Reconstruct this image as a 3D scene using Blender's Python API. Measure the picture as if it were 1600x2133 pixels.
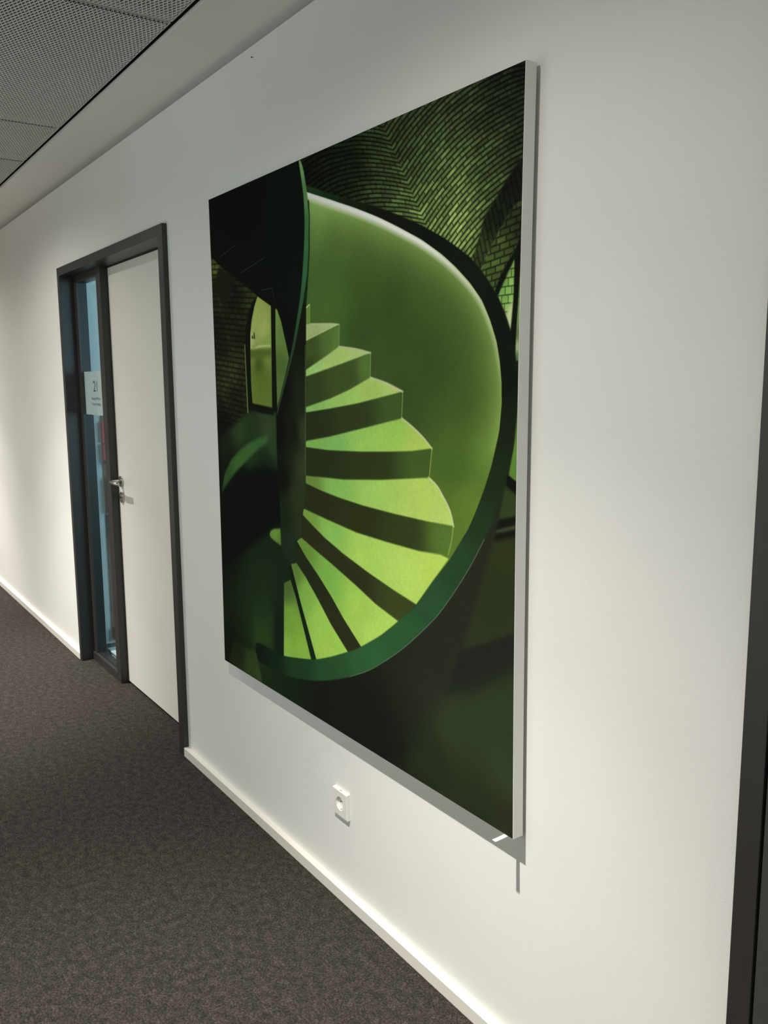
import bpy, bmesh, math, random
import numpy as np
from mathutils import Matrix, Vector

random.seed(7)
for o in list(bpy.data.objects):
    bpy.data.objects.remove(o)
scene = bpy.context.scene
COL = scene.collection

# ---------------------------------------------------------------- camera
# x runs along the corridor wall, the wall face is y = 0, the corridor lies at y < 0, floor z = 0 (metres)
YAW, PITCH, ROLL, FOCAL_PX = 55.546, -8.554, -0.393, 1795.2
cam_d = bpy.data.cameras.new('camera')
cam = bpy.data.objects.new('camera', cam_d)
COL.objects.link(cam)
ya, pa, ra = (math.radians(a) for a in (YAW, PITCH, ROLL))
fw = Vector((-math.sin(ya) * math.cos(pa), math.cos(ya) * math.cos(pa), math.sin(pa)))
rt = Vector((math.cos(ya), math.sin(ya), 0))
up = rt.cross(fw)
rt, up = rt * math.cos(ra) + up * math.sin(ra), up * math.cos(ra) - rt * math.sin(ra)
m = Matrix.Identity(4)
for i in range(3):
    m[i][0], m[i][1], m[i][2] = rt[i], up[i], -fw[i]
m.translation = (0, -1.23, 1.5055)
cam.matrix_world = m
cam_d.sensor_fit = 'VERTICAL'
cam_d.sensor_height = 36.0
cam_d.lens = FOCAL_PX / 2133 * 36.0
cam_d.clip_start = 0.02
scene.camera = cam

# ---------------------------------------------------------------- light
scene.view_settings.view_transform = 'Standard'
scene.view_settings.look = 'None'
scene.view_settings.gamma = 1.0
scene.view_settings.use_curve_mapping = False
scene.view_settings.exposure = 0.0

world = bpy.data.worlds.new('world')
scene.world = world
world.use_nodes = True
world.node_tree.nodes['Background'].inputs[0].default_value = (0.75, 0.88, 1.0, 1)
world.node_tree.nodes['Background'].inputs[1].default_value = 0.25

WARM = (1.0, 0.96, 0.885)
LAMP_BEAMS = (('lamp_beam', 70, 0.8, 235.0), ('lamp_beam', 90, 0.8, 142.0), ('lamp_spill', 114, 0.8, 50.0),
              ('lamp_spill', 165, 0.6, 31.0))
DAY_W, OFFICE_W = ((20.0, (1.0, 1.0, 0.965)), (13.0, (0.84, 0.96, 1.0))), 150.0


def area_light(name, loc, target, sx, sy, watts, colour):
    d = bpy.data.lights.new(name, 'AREA')
    d.shape = 'RECTANGLE'
    d.size, d.size_y, d.energy, d.color = sx, sy, watts, colour
    o = bpy.data.objects.new(name, d)
    COL.objects.link(o)
    o.location = loc
    o.rotation_euler = (Vector(target) - Vector(loc)).to_track_quat('-Z', 'Y').to_euler()
    return o


# fill daylight outside unseen windows added to the opposite wall and the office
for lx, (watts, tint) in zip((-2.8, 1.65), DAY_W):
    area_light('fill_daylight_corridor', (lx, -2.65, 1.45), (lx, 0, 1.35), 2.0, 2.0, watts, tint)
area_light('daylight_office', (-0.95, 2.4, 1.6), (-4.0, 2.4, 1.5), 2.5, 1.8, OFFICE_W, (0.60, 0.86, 1.0))

# ---------------------------------------------------------------- materials


def nodes_of(mt):
    nt = mt.node_tree
    return nt, nt.nodes['Principled BSDF']


def mat(name, rgb, rough=0.6, metal=0.0, noise=0.0, scale=40.0, bump=0.0, bscale=300.0, spec=0.5):
    mt = bpy.data.materials.new(name)
    mt.use_nodes = True
    nt, b = nodes_of(mt)
    b.inputs['Base Color'].default_value = (*rgb, 1)
    b.inputs['Roughness'].default_value = rough
    b.inputs['Metallic'].default_value = metal
    b.inputs['Specular IOR Level'].default_value = spec
    tc = nt.nodes.new('ShaderNodeTexCoord')
    if noise:
        n = nt.nodes.new('ShaderNodeTexNoise')
        n.inputs['Scale'].default_value = scale
        n.inputs['Detail'].default_value = 5
        r = nt.nodes.new('ShaderNodeValToRGB')
        r.color_ramp.elements[0].position = 0.3
        r.color_ramp.elements[1].position = 0.7
        r.color_ramp.elements[0].color = (*[c * (1 - noise) for c in rgb], 1)
        r.color_ramp.elements[1].color = (*[min(1, c * (1 + noise)) for c in rgb], 1)
        nt.links.new(tc.outputs['Object'], n.inputs['Vector'])
        nt.links.new(n.outputs['Fac'], r.inputs['Fac'])
        nt.links.new(r.outputs['Color'], b.inputs['Base Color'])
    if bump:
        n2 = nt.nodes.new('ShaderNodeTexNoise')
        n2.inputs['Scale'].default_value = bscale
        n2.inputs['Detail'].default_value = 3
        bp = nt.nodes.new('ShaderNodeBump')
        bp.inputs['Strength'].default_value = bump
        bp.inputs['Distance'].default_value = 0.002
        nt.links.new(tc.outputs['Object'], n2.inputs['Vector'])
        nt.links.new(n2.outputs['Fac'], bp.inputs['Height'])
        nt.links.new(bp.outputs['Normal'], b.inputs['Normal'])
    return mt


M = {}
M['wall'] = mat('wall_paint', (0.80, 0.795, 0.765), 0.75, noise=0.012, scale=3, bump=0.12, bscale=420)
M['ceiling_paint'] = mat('ceiling_paint', (0.82, 0.81, 0.775), 0.85, noise=0.012, scale=3, bump=0.08, bscale=420)
M['skirting'] = mat('skirting_lacquer', (0.80, 0.77, 0.70), 0.4)
M['void'] = mat('plenum_shade', (0.035, 0.036, 0.032), 0.9)  # near-black colour stands in for the shade above the ceiling mesh
M['mesh_metal'] = mat('coated_mesh_metal', (0.66, 0.66, 0.615), 0.55, noise=0.05, scale=300)
M['frame'] = mat('bronze_anodised_metal', (0.040, 0.037, 0.034), 0.40, metal=0.2, noise=0.05, scale=60)
M['leaf'] = mat('white_laminate', (0.82, 0.80, 0.735), 0.42, noise=0.012, scale=4)
M['dark_leaf'] = mat('anthracite_laminate', (0.052, 0.052, 0.048), 0.5)
M['gasket'] = mat('black_rubber', (0.012, 0.012, 0.012), 0.7)
M['steel'] = mat('satin_steel', (0.55, 0.53, 0.50), 0.28, metal=1.0)
M['dark_hole'] = mat('dark_cavity', (0.02, 0.02, 0.02), 0.9)
M['plastic'] = mat('white_plastic', (0.82, 0.81, 0.76), 0.3)
M['alu'] = mat('white_coated_profile', (0.86, 0.855, 0.835), 0.35)
M['tab'] = mat('white_silicone', (0.85, 0.84, 0.80), 0.5)
M['paper'] = mat('white_paper', (0.86, 0.86, 0.84), 0.8)
M['ink'] = mat('grey_ink', (0.05, 0.05, 0.055), 0.8)
M['red'] = mat('red_card', (0.62, 0.03, 0.04), 0.5)
M['black_fabric'] = mat('black_fabric', (0.02, 0.02, 0.022), 0.9, noise=0.2, scale=90)
M['brown_board'] = mat('brown_board', (0.14, 0.11, 0.085), 0.7, noise=0.15, scale=30)
M['office_floor'] = mat('office_carpet', (0.10, 0.11, 0.115), 0.95)
M['reflector'] = mat('lamp_reflector', (0.75, 0.75, 0.73), 0.2, metal=1.0)


def glass_mat():
    mt = bpy.data.materials.new('window_glass')
    mt.use_nodes = True
    nt = mt.node_tree
    for n in list(nt.nodes):
        nt.nodes.remove(n)
    out = nt.nodes.new('ShaderNodeOutputMaterial')
    mix = nt.nodes.new('ShaderNodeMixShader')
    tr = nt.nodes.new('ShaderNodeBsdfTransparent')
    gl = nt.nodes.new('ShaderNodeBsdfGlossy')
    fr = nt.nodes.new('ShaderNodeFresnel')
    geo = nt.nodes.new('ShaderNodeNewGeometry')
    ior = nt.nodes.new('ShaderNodeMapRange')      # same reflectance on both faces of the thin pane
    ior.inputs['To Min'].default_value = 1.5
    ior.inputs['To Max'].default_value = 1 / 1.5
    tr.inputs[0].default_value = (0.90, 0.96, 0.97, 1)
    gl.inputs['Roughness'].default_value = 0.0
    nt.links.new(geo.outputs['Backfacing'], ior.inputs['Value'])
    nt.links.new(ior.outputs['Result'], fr.inputs['IOR'])
    nt.links.new(fr.outputs[0], mix.inputs[0])
    nt.links.new(tr.outputs[0], mix.inputs[1])
    nt.links.new(gl.outputs[0], mix.inputs[2])
    nt.links.new(mix.outputs[0], out.inputs[0])
    return mt


M['glass'] = glass_mat()


def carpet_mat():
    mt = bpy.data.materials.new('loop_carpet')
    mt.use_nodes = True
    nt, b = nodes_of(mt)
    b.inputs['Roughness'].default_value = 0.97
    b.inputs['Specular IOR Level'].default_value = 0.1
    tc = nt.nodes.new('ShaderNodeTexCoord')
    a = nt.nodes.new('ShaderNodeTexNoise')
    a.inputs['Scale'].default_value = 170
    a.inputs['Detail'].default_value = 4
    a.inputs['Roughness'].default_value = 0.75
    c = nt.nodes.new('ShaderNodeTexNoise')
    c.inputs['Scale'].default_value = 42
    c.inputs['Detail'].default_value = 6
    mx = nt.nodes.new('ShaderNodeMath')
    mx.operation = 'MULTIPLY_ADD'
    mx.inputs[1].default_value = 0.35
    r = nt.nodes.new('ShaderNodeValToRGB')
    e = r.color_ramp.elements
    e[0].position, e[0].color = 0.50, (0.0145, 0.0125, 0.0105, 1)
    e[1].position, e[1].color = 0.86, (0.097, 0.085, 0.075, 1)
    mid = r.color_ramp.elements.new(0.68)
    mid.color = (0.039, 0.034, 0.030, 1)
    bp = nt.nodes.new('ShaderNodeBump')
    bp.inputs['Strength'].default_value = 0.7
    bp.inputs['Distance'].default_value = 0.004
    for n in (a, c):
        nt.links.new(tc.outputs['Object'], n.inputs['Vector'])
    nt.links.new(c.outputs['Fac'], mx.inputs[0])
    nt.links.new(a.outputs['Fac'], mx.inputs[2])
    nt.links.new(mx.outputs[0], r.inputs['Fac'])
    nt.links.new(r.outputs['Color'], b.inputs['Base Color'])
    nt.links.new(a.outputs['Fac'], bp.inputs['Height'])
    nt.links.new(bp.outputs['Normal'], b.inputs['Normal'])
    return mt


M['carpet'] = carpet_mat()

# ---------------------------------------------------------------- mesh helpers


def box(bm, x0, x1, y0, y1, z0, z1):
    v = [bm.verts.new(p) for p in ((x0, y0, z0), (x1, y0, z0), (x1, y1, z0), (x0, y1, z0),
                                   (x0, y0, z1), (x1, y0, z1), (x1, y1, z1), (x0, y1, z1))]
    for f in ((0, 3, 2, 1), (4, 5, 6, 7), (0, 1, 5, 4), (1, 2, 6, 5), (2, 3, 7, 6), (3, 0, 4, 7)):
        bm.faces.new([v[i] for i in f])


def tube(bm, p0, p1, r0, r1=None, n=20, caps=True):
    r1 = r0 if r1 is None else r1
    p0, p1 = Vector(p0), Vector(p1)
    d = (p1 - p0).normalized()
    a = d.orthogonal().normalized()
    b = d.cross(a)
    A, B = [], []
    for i in range(n):
        t = 2 * math.pi * i / n
        w = a * math.cos(t) + b * math.sin(t)
        A.append(bm.verts.new(p0 + w * r0))
        B.append(bm.verts.new(p1 + w * r1))
    for i in range(n):
        j = (i + 1) % n
        bm.faces.new((A[i], A[j], B[j], B[i]))
    if caps:
        bm.faces.new(A[::-1])
        bm.faces.new(B)


def sweep(bm, pts, radii, n=14):
    """a round bar through a list of points, closed at both ends"""
    pts = [Vector(p) for p in pts]
    rings = []
    prev = None
    for i, p in enumerate(pts):
        d = (pts[min(i + 1, len(pts) - 1)] - pts[max(i - 1, 0)]).normalized()
        a = d.orthogonal().normalized() if prev is None else (prev - d * prev.dot(d)).normalized()
        prev = a
        b = d.cross(a)
        rings.append([bm.verts.new(p + (a * math.cos(2 * math.pi * k / n) + b * math.sin(2 * math.pi * k / n)) * radii[i])
                      for k in range(n)])
    for A, B in zip(rings, rings[1:]):
        for k in range(n):
            j = (k + 1) % n
            bm.faces.new((A[k], A[j], B[j], B[k]))
    bm.faces.new(rings[0][::-1])
    bm.faces.new(rings[-1])


def obj(name, bm, mt, parent=None, bevel=0.0, smooth=False, loc=None):
    bmesh.ops.recalc_face_normals(bm, faces=bm.faces)
    me = bpy.data.meshes.new(name)
    bm.to_mesh(me)
    bm.free()
    me.materials.append(mt if not isinstance(mt, str) else M[mt])
    if smooth:
        for p in me.polygons:
            p.use_smooth = True
    o = bpy.data.objects.new(name, me)
    COL.objects.link(o)
    if parent is not None:
        o.parent = parent
        if loc is None:
            o.matrix_parent_inverse = parent.matrix_world.inverted()
    if loc is not None:
        o.location = loc
    if bevel:
        md = o.modifiers.new('bevel', 'BEVEL')
        md.width, md.segments, md.limit_method = bevel, 2, 'ANGLE'
    return o


def boxobj(name, b, mt, parent=None, bevel=0.0):
    bm = bmesh.new()
    box(bm, *b)
    return obj(name, bm, mt, parent, bevel)


def structure(o):
    o['kind'] = 'structure'
    return o


def tag(o, label, cat, group=None):
    o['label'], o['category'] = label, cat
    if group:
        o['group'] = group
    return o


def empty(name, loc):
    o = bpy.data.objects.new(name, None)
    COL.objects.link(o)
    o.location = loc
    o.empty_display_size = 0.05
    bpy.context.view_layer.update()
    return o

# the printed picture: outlines and colour points in print units (1000 wide, 1052 high)
ART = [
    ('base', [(0, 0),(1000, 0),(1000, 1052),(0, 1052)], [(38, 41, 13, 18, 13),(541, 1, 29, 36, 22),(987, 39, 23, 31, 21),(27, 728, 8, 14, 8),(204, 841, 33, 52, 29),(204, 948, 37, 59, 28),(28, 1015, 21, 28, 17),(288, 928, 18, 33, 23),(508, 1015, 24, 26, 20),(807, 839, 37, 40, 32),(878, 722, 38, 40, 31),(926, 972, 36, 46, 25),(639, 1027, 21, 25, 18)], 0.0),
    ('leftwall', [(2, 122),(49, 146),(116, 176),(175, 201),(229, 226),(205, 247),(192, 272),(183, 299),(176, 330),(166, 461),(11, 525)], [(20, 149, 90, 97, 46),(16, 190, 37, 42, 22),(122, 219, 26, 32, 18),(202, 226, 57, 66, 32),(140, 290, 35, 41, 21),(27, 295, 25, 29, 16),(109, 370, 54, 59, 29),(56, 400, 51, 57, 28),(103, 442, 31, 35, 19),(36, 486, 15, 19, 12)], 0.0),
    ('patchdark', [(44, 148),(23, 175),(6, 191),(71, 236),(125, 180)], [(50, 193, 29, 33, 18)], 3.2),
    ('floorleft', [(164, 461),(299, 448),(297, 578),(36, 627),(13, 528)], [(122, 504, 50, 73, 38),(260, 503, 61, 80, 46),(279, 531, 48, 76, 43),(256, 562, 27, 46, 26),(64, 603, 12, 20, 12),(115, 593, 12, 19, 12),(255, 582, 14, 24, 14),(26, 535, 26, 38, 21),(167, 543, 38, 63, 31)], 4.8),
    ('crescent', [(15, 651),(35, 605),(72, 570),(119, 546),(166, 527),(215, 513),(257, 506),(252, 521),(214, 536),(163, 560),(123, 582),(95, 596),(52, 624)], [(50, 615, 58, 89, 44),(117, 567, 70, 112, 54),(237, 515, 64, 110, 59)], 2.4),
    ('darkleft', [(18, 651),(115, 593),(211, 575),(306, 578),(321, 678),(247, 709),(13, 821)], [(159, 647, 9, 15, 10)], 6.4),
    ('blob', [(253, 712),(260, 703),(275, 697),(303, 693),(305, 728),(291, 726),(274, 722),(259, 718)], [(279, 707, 121, 166, 71),(302, 721, 97, 140, 60)], 1.3),
    ('dimband', [(164, 876),(238, 845),(262, 881),(257, 958),(162, 970)], [(208, 947, 45, 72, 33),(213, 871, 35, 59, 33)], 8.0),
    ('corner', [(57, 990),(175, 988),(183, 1008),(199, 1050),(78, 1052),(26, 1045)], [(142, 1036, 56, 73, 36),(81, 1013, 33, 43, 23),(178, 1045, 60, 77, 38)], 1.9),
    ('window', [(229, 226),(278, 246),(312, 258),(327, 280),(343, 318),(357, 352),(334, 396),(305, 448),(282, 450),(186, 442),(182, 401),(182, 330),(185, 299),(192, 272),(206, 247)], [(222, 256, 178, 199, 102),(252, 296, 191, 212, 117),(193, 317, 206, 219, 144),(261, 323, 161, 185, 87),(194, 337, 134, 150, 66),(226, 362, 82, 102, 36),(234, 401, 107, 130, 47),(209, 435, 118, 138, 57),(333, 309, 114, 148, 76),(320, 364, 88, 119, 54),(317, 420, 100, 130, 72)], 0.8),
    ('sillline', [(183, 325),(206, 328),(228, 324),(282, 325),(281, 329),(232, 329),(206, 332),(183, 330)], [(228, 327, 218, 236, 162)], 1.3),
    ('winlow', [(183, 331),(283, 332),(286, 349),(182, 349)], [(227, 341, 98, 118, 47)], 3.2),
    ('fig1', [(196, 304),(203, 303),(203, 310),(196, 308)], [(198, 306, 53, 65, 35)], 0.8),
    ('fig2', [(206, 297),(210, 297),(212, 310),(205, 310)], [(207, 306, 59, 70, 37)], 0.8),
    ('mullion', [(286, 245),(305, 253),(302, 326),(302, 459),(280, 456),(284, 325)], [(291, 344, 18, 22, 13)], 0.5),
    ('threshold', [(182, 442),(282, 450),(288, 464),(230, 461),(174, 454)], [(230, 453, 16, 21, 13)], 1.0),
    ('archrev', [(226, 228),(212, 246),(198, 272),(190, 299),(188, 331),(187, 401),(191, 445),(172, 453),(164, 401),(162, 321),(171, 282),(187, 254),(206, 234)], [(174, 361, 15, 20, 12)], 0.8),
    ('jambline', [(160, 319),(164, 319),(170, 463),(165, 463)], [(164, 401, 127, 144, 71)], 0.6),
    ('VAULT', [(410, 2),(1000, 0),(999, 146),(998, 217),(986, 240),(955, 283),(926, 256),(895, 229),(863, 210),(830, 192),(781, 169),(722, 145),(658, 122),(553, 89),(433, 49)], [(458, 31, 19, 23, 15),(538, 70, 24, 31, 17),(607, 45, 25, 36, 20),(683, 89, 64, 84, 43),(734, 126, 99, 124, 62),(783, 158, 137, 172, 80),(873, 181, 168, 203, 105),(915, 206, 138, 171, 82),(851, 119, 127, 154, 80),(807, 71, 89, 113, 62),(735, 43, 60, 77, 41),(772, 11, 56, 71, 42),(872, 28, 56, 71, 43),(951, 30, 36, 46, 29),(995, 13, 25, 31, 21),(988, 97, 34, 43, 26),(933, 104, 72, 93, 50),(934, 159, 79, 103, 52),(657, 19, 56, 78, 38),(571, 23, 25, 35, 20)], 0.0),
    ('rib', [(966, 140),(987, 123),(1000, 117),(999, 165),(968, 187),(953, 203),(938, 221),(927, 236),(915, 251),(899, 230),(916, 200),(922, 182),(938, 165)], [(981, 143, 21, 26, 18),(944, 185, 25, 32, 20),(925, 220, 53, 66, 35),(910, 234, 48, 62, 31)], 1.3),
    ('VAULT2', [(999, 165),(968, 187),(953, 203),(938, 221),(927, 236),(918, 249),(953, 287),(962, 254),(986, 229),(998, 220)], [(981, 179, 47, 56, 32),(973, 214, 62, 76, 39),(954, 230, 75, 94, 47),(935, 253, 82, 102, 50),(991, 204, 39, 48, 29),(950, 273, 65, 81, 43)], 0.8),
    ('rib2', [(998, 214),(996, 241),(986, 241),(971, 259),(953, 287),(947, 279),(962, 254),(986, 229)], [(974, 245, 17, 20, 13)], 0.6),
    ('VAULT3', [(986, 240),(953, 286),(966, 309),(979, 334),(985, 301)], [(983, 252, 107, 141, 71),(970, 281, 120, 167, 83),(977, 301, 143, 184, 101),(975, 326, 194, 214, 151)], 0.5),
    ('pale', [(983, 292),(969, 313),(979, 336),(984, 317)], [(977, 319, 199, 215, 158)], 1.0),
    ('sliver', [(996, 241),(999, 266),(996, 324),(997, 373),(989, 373),(990, 323)], [(995, 277, 122, 156, 87),(994, 314, 134, 165, 103),(992, 339, 95, 118, 63),(992, 356, 197, 218, 178),(992, 367, 79, 108, 53)], 0.5),
    ('bar', [(986, 238),(997, 239),(993, 302),(990, 339),(988, 370),(983, 360),(979, 338),(984, 294)], [(988, 289, 15, 19, 13)], 0.5),
    ('slice', [(991, 459),(998, 389),(1001, 465),(997, 536),(980, 527),(988, 492)], [(994, 485, 98, 137, 55),(991, 524, 91, 133, 55),(997, 414, 45, 61, 32)], 0.6),
    ('black1', [(977, 527),(997, 536),(997, 554),(975, 540)], [(988, 539, 14, 18, 12)], 0.6),
    ('gr1', [(973, 544),(997, 554),(997, 583),(961, 591)], [(985, 568, 47, 63, 33),(971, 586, 50, 63, 37)], 1.3),
    ('black2', [(962, 591),(997, 582),(997, 594),(954, 607)], [(981, 593, 18, 21, 14)], 1.3),
    ('gr2', [(956, 607),(997, 594),(997, 601),(955, 612)], [(981, 601, 62, 72, 49)], 1.3),
    ('black3', [(955, 612),(997, 600),(996, 611),(951, 624)], [(981, 609, 20, 23, 16)], 1.3),
    ('grn3', [(950, 625),(997, 610),(999, 747),(936, 778),(885, 800),(920, 704)], [(972, 634, 44, 52, 26),(964, 704, 42, 50, 27),(923, 771, 43, 51, 29),(994, 732, 43, 51, 29)], 3.2),
    ('band', [(999, 746),(936, 777),(881, 802),(842, 883),(907, 861),(955, 832),(1000, 803)], [(924, 822, 31, 34, 29),(985, 783, 32, 34, 29)], 2.4),
    ('btm', [(842, 884),(907, 862),(955, 833),(1003, 802),(1011, 1056),(808, 1050),(734, 1045),(782, 968)], [(868, 915, 44, 56, 33),(967, 860, 43, 56, 32),(979, 952, 45, 57, 34),(808, 1017, 35, 43, 25),(927, 1033, 36, 44, 26),(991, 1036, 40, 44, 27)], 14.4),
    ('inner', [(432, 59),(506, 83),(598, 114),(666, 139),(721, 162),(781, 189),(830, 216),(863, 238),(895, 263),(920, 288),(938, 316),(952, 346),(959, 373),(963, 400),(964, 431),(960, 467),(954, 488),(944, 519),(930, 551),(913, 584),(895, 614),(873, 641),(851, 668),(767, 754),(550, 745),(412, 491),(428, 142)], [(471, 123, 104, 139, 70),(535, 172, 78, 107, 50),(467, 230, 83, 114, 55),(625, 214, 68, 96, 43),(707, 289, 57, 82, 38),(807, 373, 58, 80, 39),(623, 322, 61, 88, 42),(758, 438, 62, 84, 41),(876, 436, 66, 93, 40),(876, 513, 75, 100, 42),(843, 580, 85, 110, 41),(919, 510, 90, 123, 50),(899, 581, 104, 130, 48),(860, 629, 91, 115, 46),(516, 268, 81, 118, 51),(807, 274, 62, 90, 38)], 0.0),
    ('GLOW', [(437, 59),(506, 83),(598, 114),(666, 139),(721, 162),(781, 189),(830, 216),(863, 238),(895, 263),(920, 288),(938, 316),(952, 346),(959, 373),(963, 400),(964, 431),(960, 467),(954, 488)], None, 0),
    ('cshade', [(811, 503),(876, 506),(909, 521),(887, 540),(819, 546),(805, 536)], [(854, 521, 70, 102, 41)], 14.4),
    ('t0', [(427, 262),(441, 257),(442, 261),(426, 268)], [(434, 262, 224, 239, 173)], 0.3),
    ('r0', [(426, 265),(442, 259),(440, 293),(425, 293)], [(433, 279, 117, 158, 75)], 0.3),
    ('t1', [(423, 293),(441, 293),(515, 297),(543, 300),(422, 324)], [(437, 305, 186, 210, 139),(531, 301, 191, 215, 151)], 0.3),
    ('r1', [(422, 324),(543, 300),(541, 338),(496, 354),(425, 376),(420, 376)], [(435, 344, 78, 101, 48),(514, 325, 96, 127, 62),(435, 366, 60, 78, 39),(530, 330, 103, 138, 67)], 0.3),
    ('t2', [(540, 338),(595, 344),(641, 352),(529, 372),(419, 390),(419, 377),(496, 353)], [(529, 349, 189, 220, 125),(622, 350, 185, 213, 131),(434, 383, 174, 225, 129)], 0.4),
    ('r2', [(419, 389),(529, 371),(641, 353),(639, 392),(575, 413),(510, 429),(416, 447)], [(432, 419, 59, 75, 36),(576, 385, 68, 89, 43),(629, 373, 93, 125, 59)], 0.4),
    ('t3', [(639, 392),(688, 402),(732, 415),(664, 426),(599, 436),(504, 447),(416, 456),(416, 446),(510, 428),(575, 412)], [(650, 401, 179, 212, 110),(559, 434, 172, 218, 112),(440, 450, 153, 209, 115),(719, 415, 192, 218, 125)], 0.4),
    ('r3', [(416, 456),(504, 447),(599, 436),(664, 426),(731, 416),(729, 456),(612, 478),(503, 497),(413, 509)], [(439, 481, 43, 55, 28),(590, 458, 53, 66, 34),(712, 439, 68, 95, 45)], 0.4),
    ('t4', [(729, 457),(756, 469),(784, 484),(808, 501),(757, 508),(707, 512),(611, 518),(502, 522),(413, 522),(413, 510),(503, 497),(612, 478)], [(718, 470, 165, 212, 94),(770, 494, 182, 212, 98),(619, 502, 164, 213, 103),(455, 516, 142, 198, 99),(524, 512, 145, 205, 107)], 0.4),
    ('r4', [(413, 521),(502, 522),(611, 518),(707, 512),(757, 508),(807, 501),(801, 546),(670, 561),(550, 571),(423, 575),(410, 574)], [(454, 547, 45, 54, 27),(648, 537, 48, 61, 28),(783, 527, 68, 94, 40)], 0.4),
    ('t5', [(800, 546),(819, 556),(833, 569),(852, 591),(861, 614),(792, 615),(707, 614),(612, 611),(528, 605),(461, 598),(412, 591),(412, 575),(423, 575),(550, 571),(670, 561)], [(434, 581, 122, 154, 71),(522, 586, 148, 205, 101),(647, 586, 170, 212, 104),(782, 580, 182, 212, 102),(843, 602, 184, 211, 108)], 0.4),
    ('r5', [(410, 590),(461, 598),(528, 605),(612, 611),(707, 614),(792, 615),(860, 614),(857, 634),(849, 658),(776, 665),(687, 664),(590, 661),(504, 652),(406, 640)], [(451, 625, 45, 51, 26),(616, 635, 46, 53, 25),(744, 639, 49, 62, 27),(843, 636, 85, 114, 47)], 0.4),
    ('t6', [(402, 640),(504, 652),(590, 661),(687, 664),(776, 665),(830, 662),(850, 665),(808, 710),(767, 754),(705, 743),(629, 727),(547, 707),(480, 687),(434, 669),(397, 654)], [(422, 651, 131, 172, 74),(502, 673, 148, 205, 97),(615, 691, 175, 216, 100),(743, 694, 183, 215, 103),(807, 698, 181, 212, 96)], 0.4),
    ('r6', [(397, 653),(434, 669),(480, 687),(547, 707),(629, 727),(705, 743),(767, 754),(719, 793),(648, 777),(588, 757),(501, 731),(447, 716),(391, 700)], [(448, 699, 49, 50, 27),(583, 731, 46, 50, 25),(716, 764, 57, 70, 32)], 0.4),
    ('t7', [(387, 698),(447, 716),(501, 731),(588, 757),(648, 777),(718, 793),(666, 830),(602, 867),(543, 828),(499, 794),(454, 764),(406, 735),(371, 709)], [(400, 715, 116, 160, 66),(499, 755, 138, 194, 85),(597, 798, 168, 211, 90),(627, 835, 182, 220, 102)], 0.4),
    ('r7', [(371, 708),(406, 735),(454, 764),(499, 794),(543, 828),(602, 867),(559, 888),(497, 848),(452, 811),(404, 775),(363, 752)], [(426, 768, 38, 45, 24),(530, 849, 44, 49, 26)], 0.4),
    ('t8', [(345, 759),(367, 753),(404, 775),(452, 811),(497, 848),(558, 888),(495, 914),(440, 934),(410, 881),(381, 831),(358, 786)], [(364, 770, 106, 144, 64),(405, 811, 142, 197, 84),(450, 859, 168, 215, 92),(476, 910, 175, 220, 93)], 0.4),
    ('r8', [(345, 762),(358, 786),(381, 831),(410, 881),(440, 934),(419, 939),(385, 869),(361, 822),(339, 789)], [(366, 809, 18, 32, 18),(420, 914, 19, 42, 27)], 0.4),
    ('t9', [(313, 803),(341, 792),(361, 822),(385, 869),(420, 939),(355, 953),(304, 962)], [(322, 813, 86, 114, 55),(333, 876, 131, 180, 69),(381, 925, 149, 197, 75),(319, 940, 148, 197, 79)], 0.4),
    ('EDGES', [[(729, 457),(756, 469),(784, 484),(808, 501)], [(800, 546),(819, 556),(833, 569),(852, 591),(861, 614)], [(639, 392),(688, 402),(732, 415)], [(540, 338),(595, 344),(641, 352)], [(441, 293),(515, 297),(543, 300)], [(543, 300),(541, 338)], [(641, 352),(639, 392)], [(732, 415),(729, 456)], [(808, 501),(801, 546)], [(860, 614),(857, 634),(849, 658)], [(441, 258),(440, 293)]], None, 0),
    ('rim', [(436, 49),(553, 89),(658, 122),(722, 145),(781, 169),(830, 192),(863, 210),(895, 229),(926, 256),(953, 287),(970, 313),(985, 347),(992, 381),(995, 421),(992, 466),(988, 492),(977, 527),(970, 552),(956, 578),(948, 597),(931, 623),(904, 663),(873, 703),(841, 740),(809, 772),(741, 828),(685, 867),(626, 903),(562, 933),(494, 959),(421, 981),(342, 997),(285, 1003),(227, 1005),(181, 1002),(176, 966),(244, 962),(305, 961),(355, 952),(428, 936),(495, 913),(559, 886),(602, 866),(666, 829),(718, 792),(767, 754),(808, 710),(851, 668),(873, 641),(895, 614),(913, 584),(930, 551),(944, 519),(954, 488),(960, 467),(964, 431),(963, 400),(959, 373),(952, 346),(938, 316),(920, 288),(895, 263),(863, 238),(830, 216),(781, 189),(721, 162),(666, 139),(598, 114),(506, 83),(437, 59)], [(457, 59, 36, 70, 34),(522, 81, 29, 52, 28),(584, 104, 28, 35, 23),(682, 139, 21, 25, 16),(807, 189, 18, 24, 17),(895, 242, 20, 27, 18),(956, 312, 17, 24, 15),(977, 389, 17, 24, 16),(976, 466, 25, 35, 20),(950, 534, 29, 44, 23),(920, 600, 34, 54, 30),(878, 663, 38, 66, 38),(807, 745, 40, 79, 47),(729, 810, 44, 87, 50),(626, 879, 48, 95, 55),(493, 937, 43, 84, 47),(358, 971, 34, 65, 39),(252, 977, 21, 41, 27),(195, 978, 18, 29, 20)], 0.6),
    ('RIMLINE', [(931, 623),(904, 663),(873, 703),(841, 740),(809, 772),(741, 828),(685, 867),(626, 903),(562, 933)], None, 0),
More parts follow.
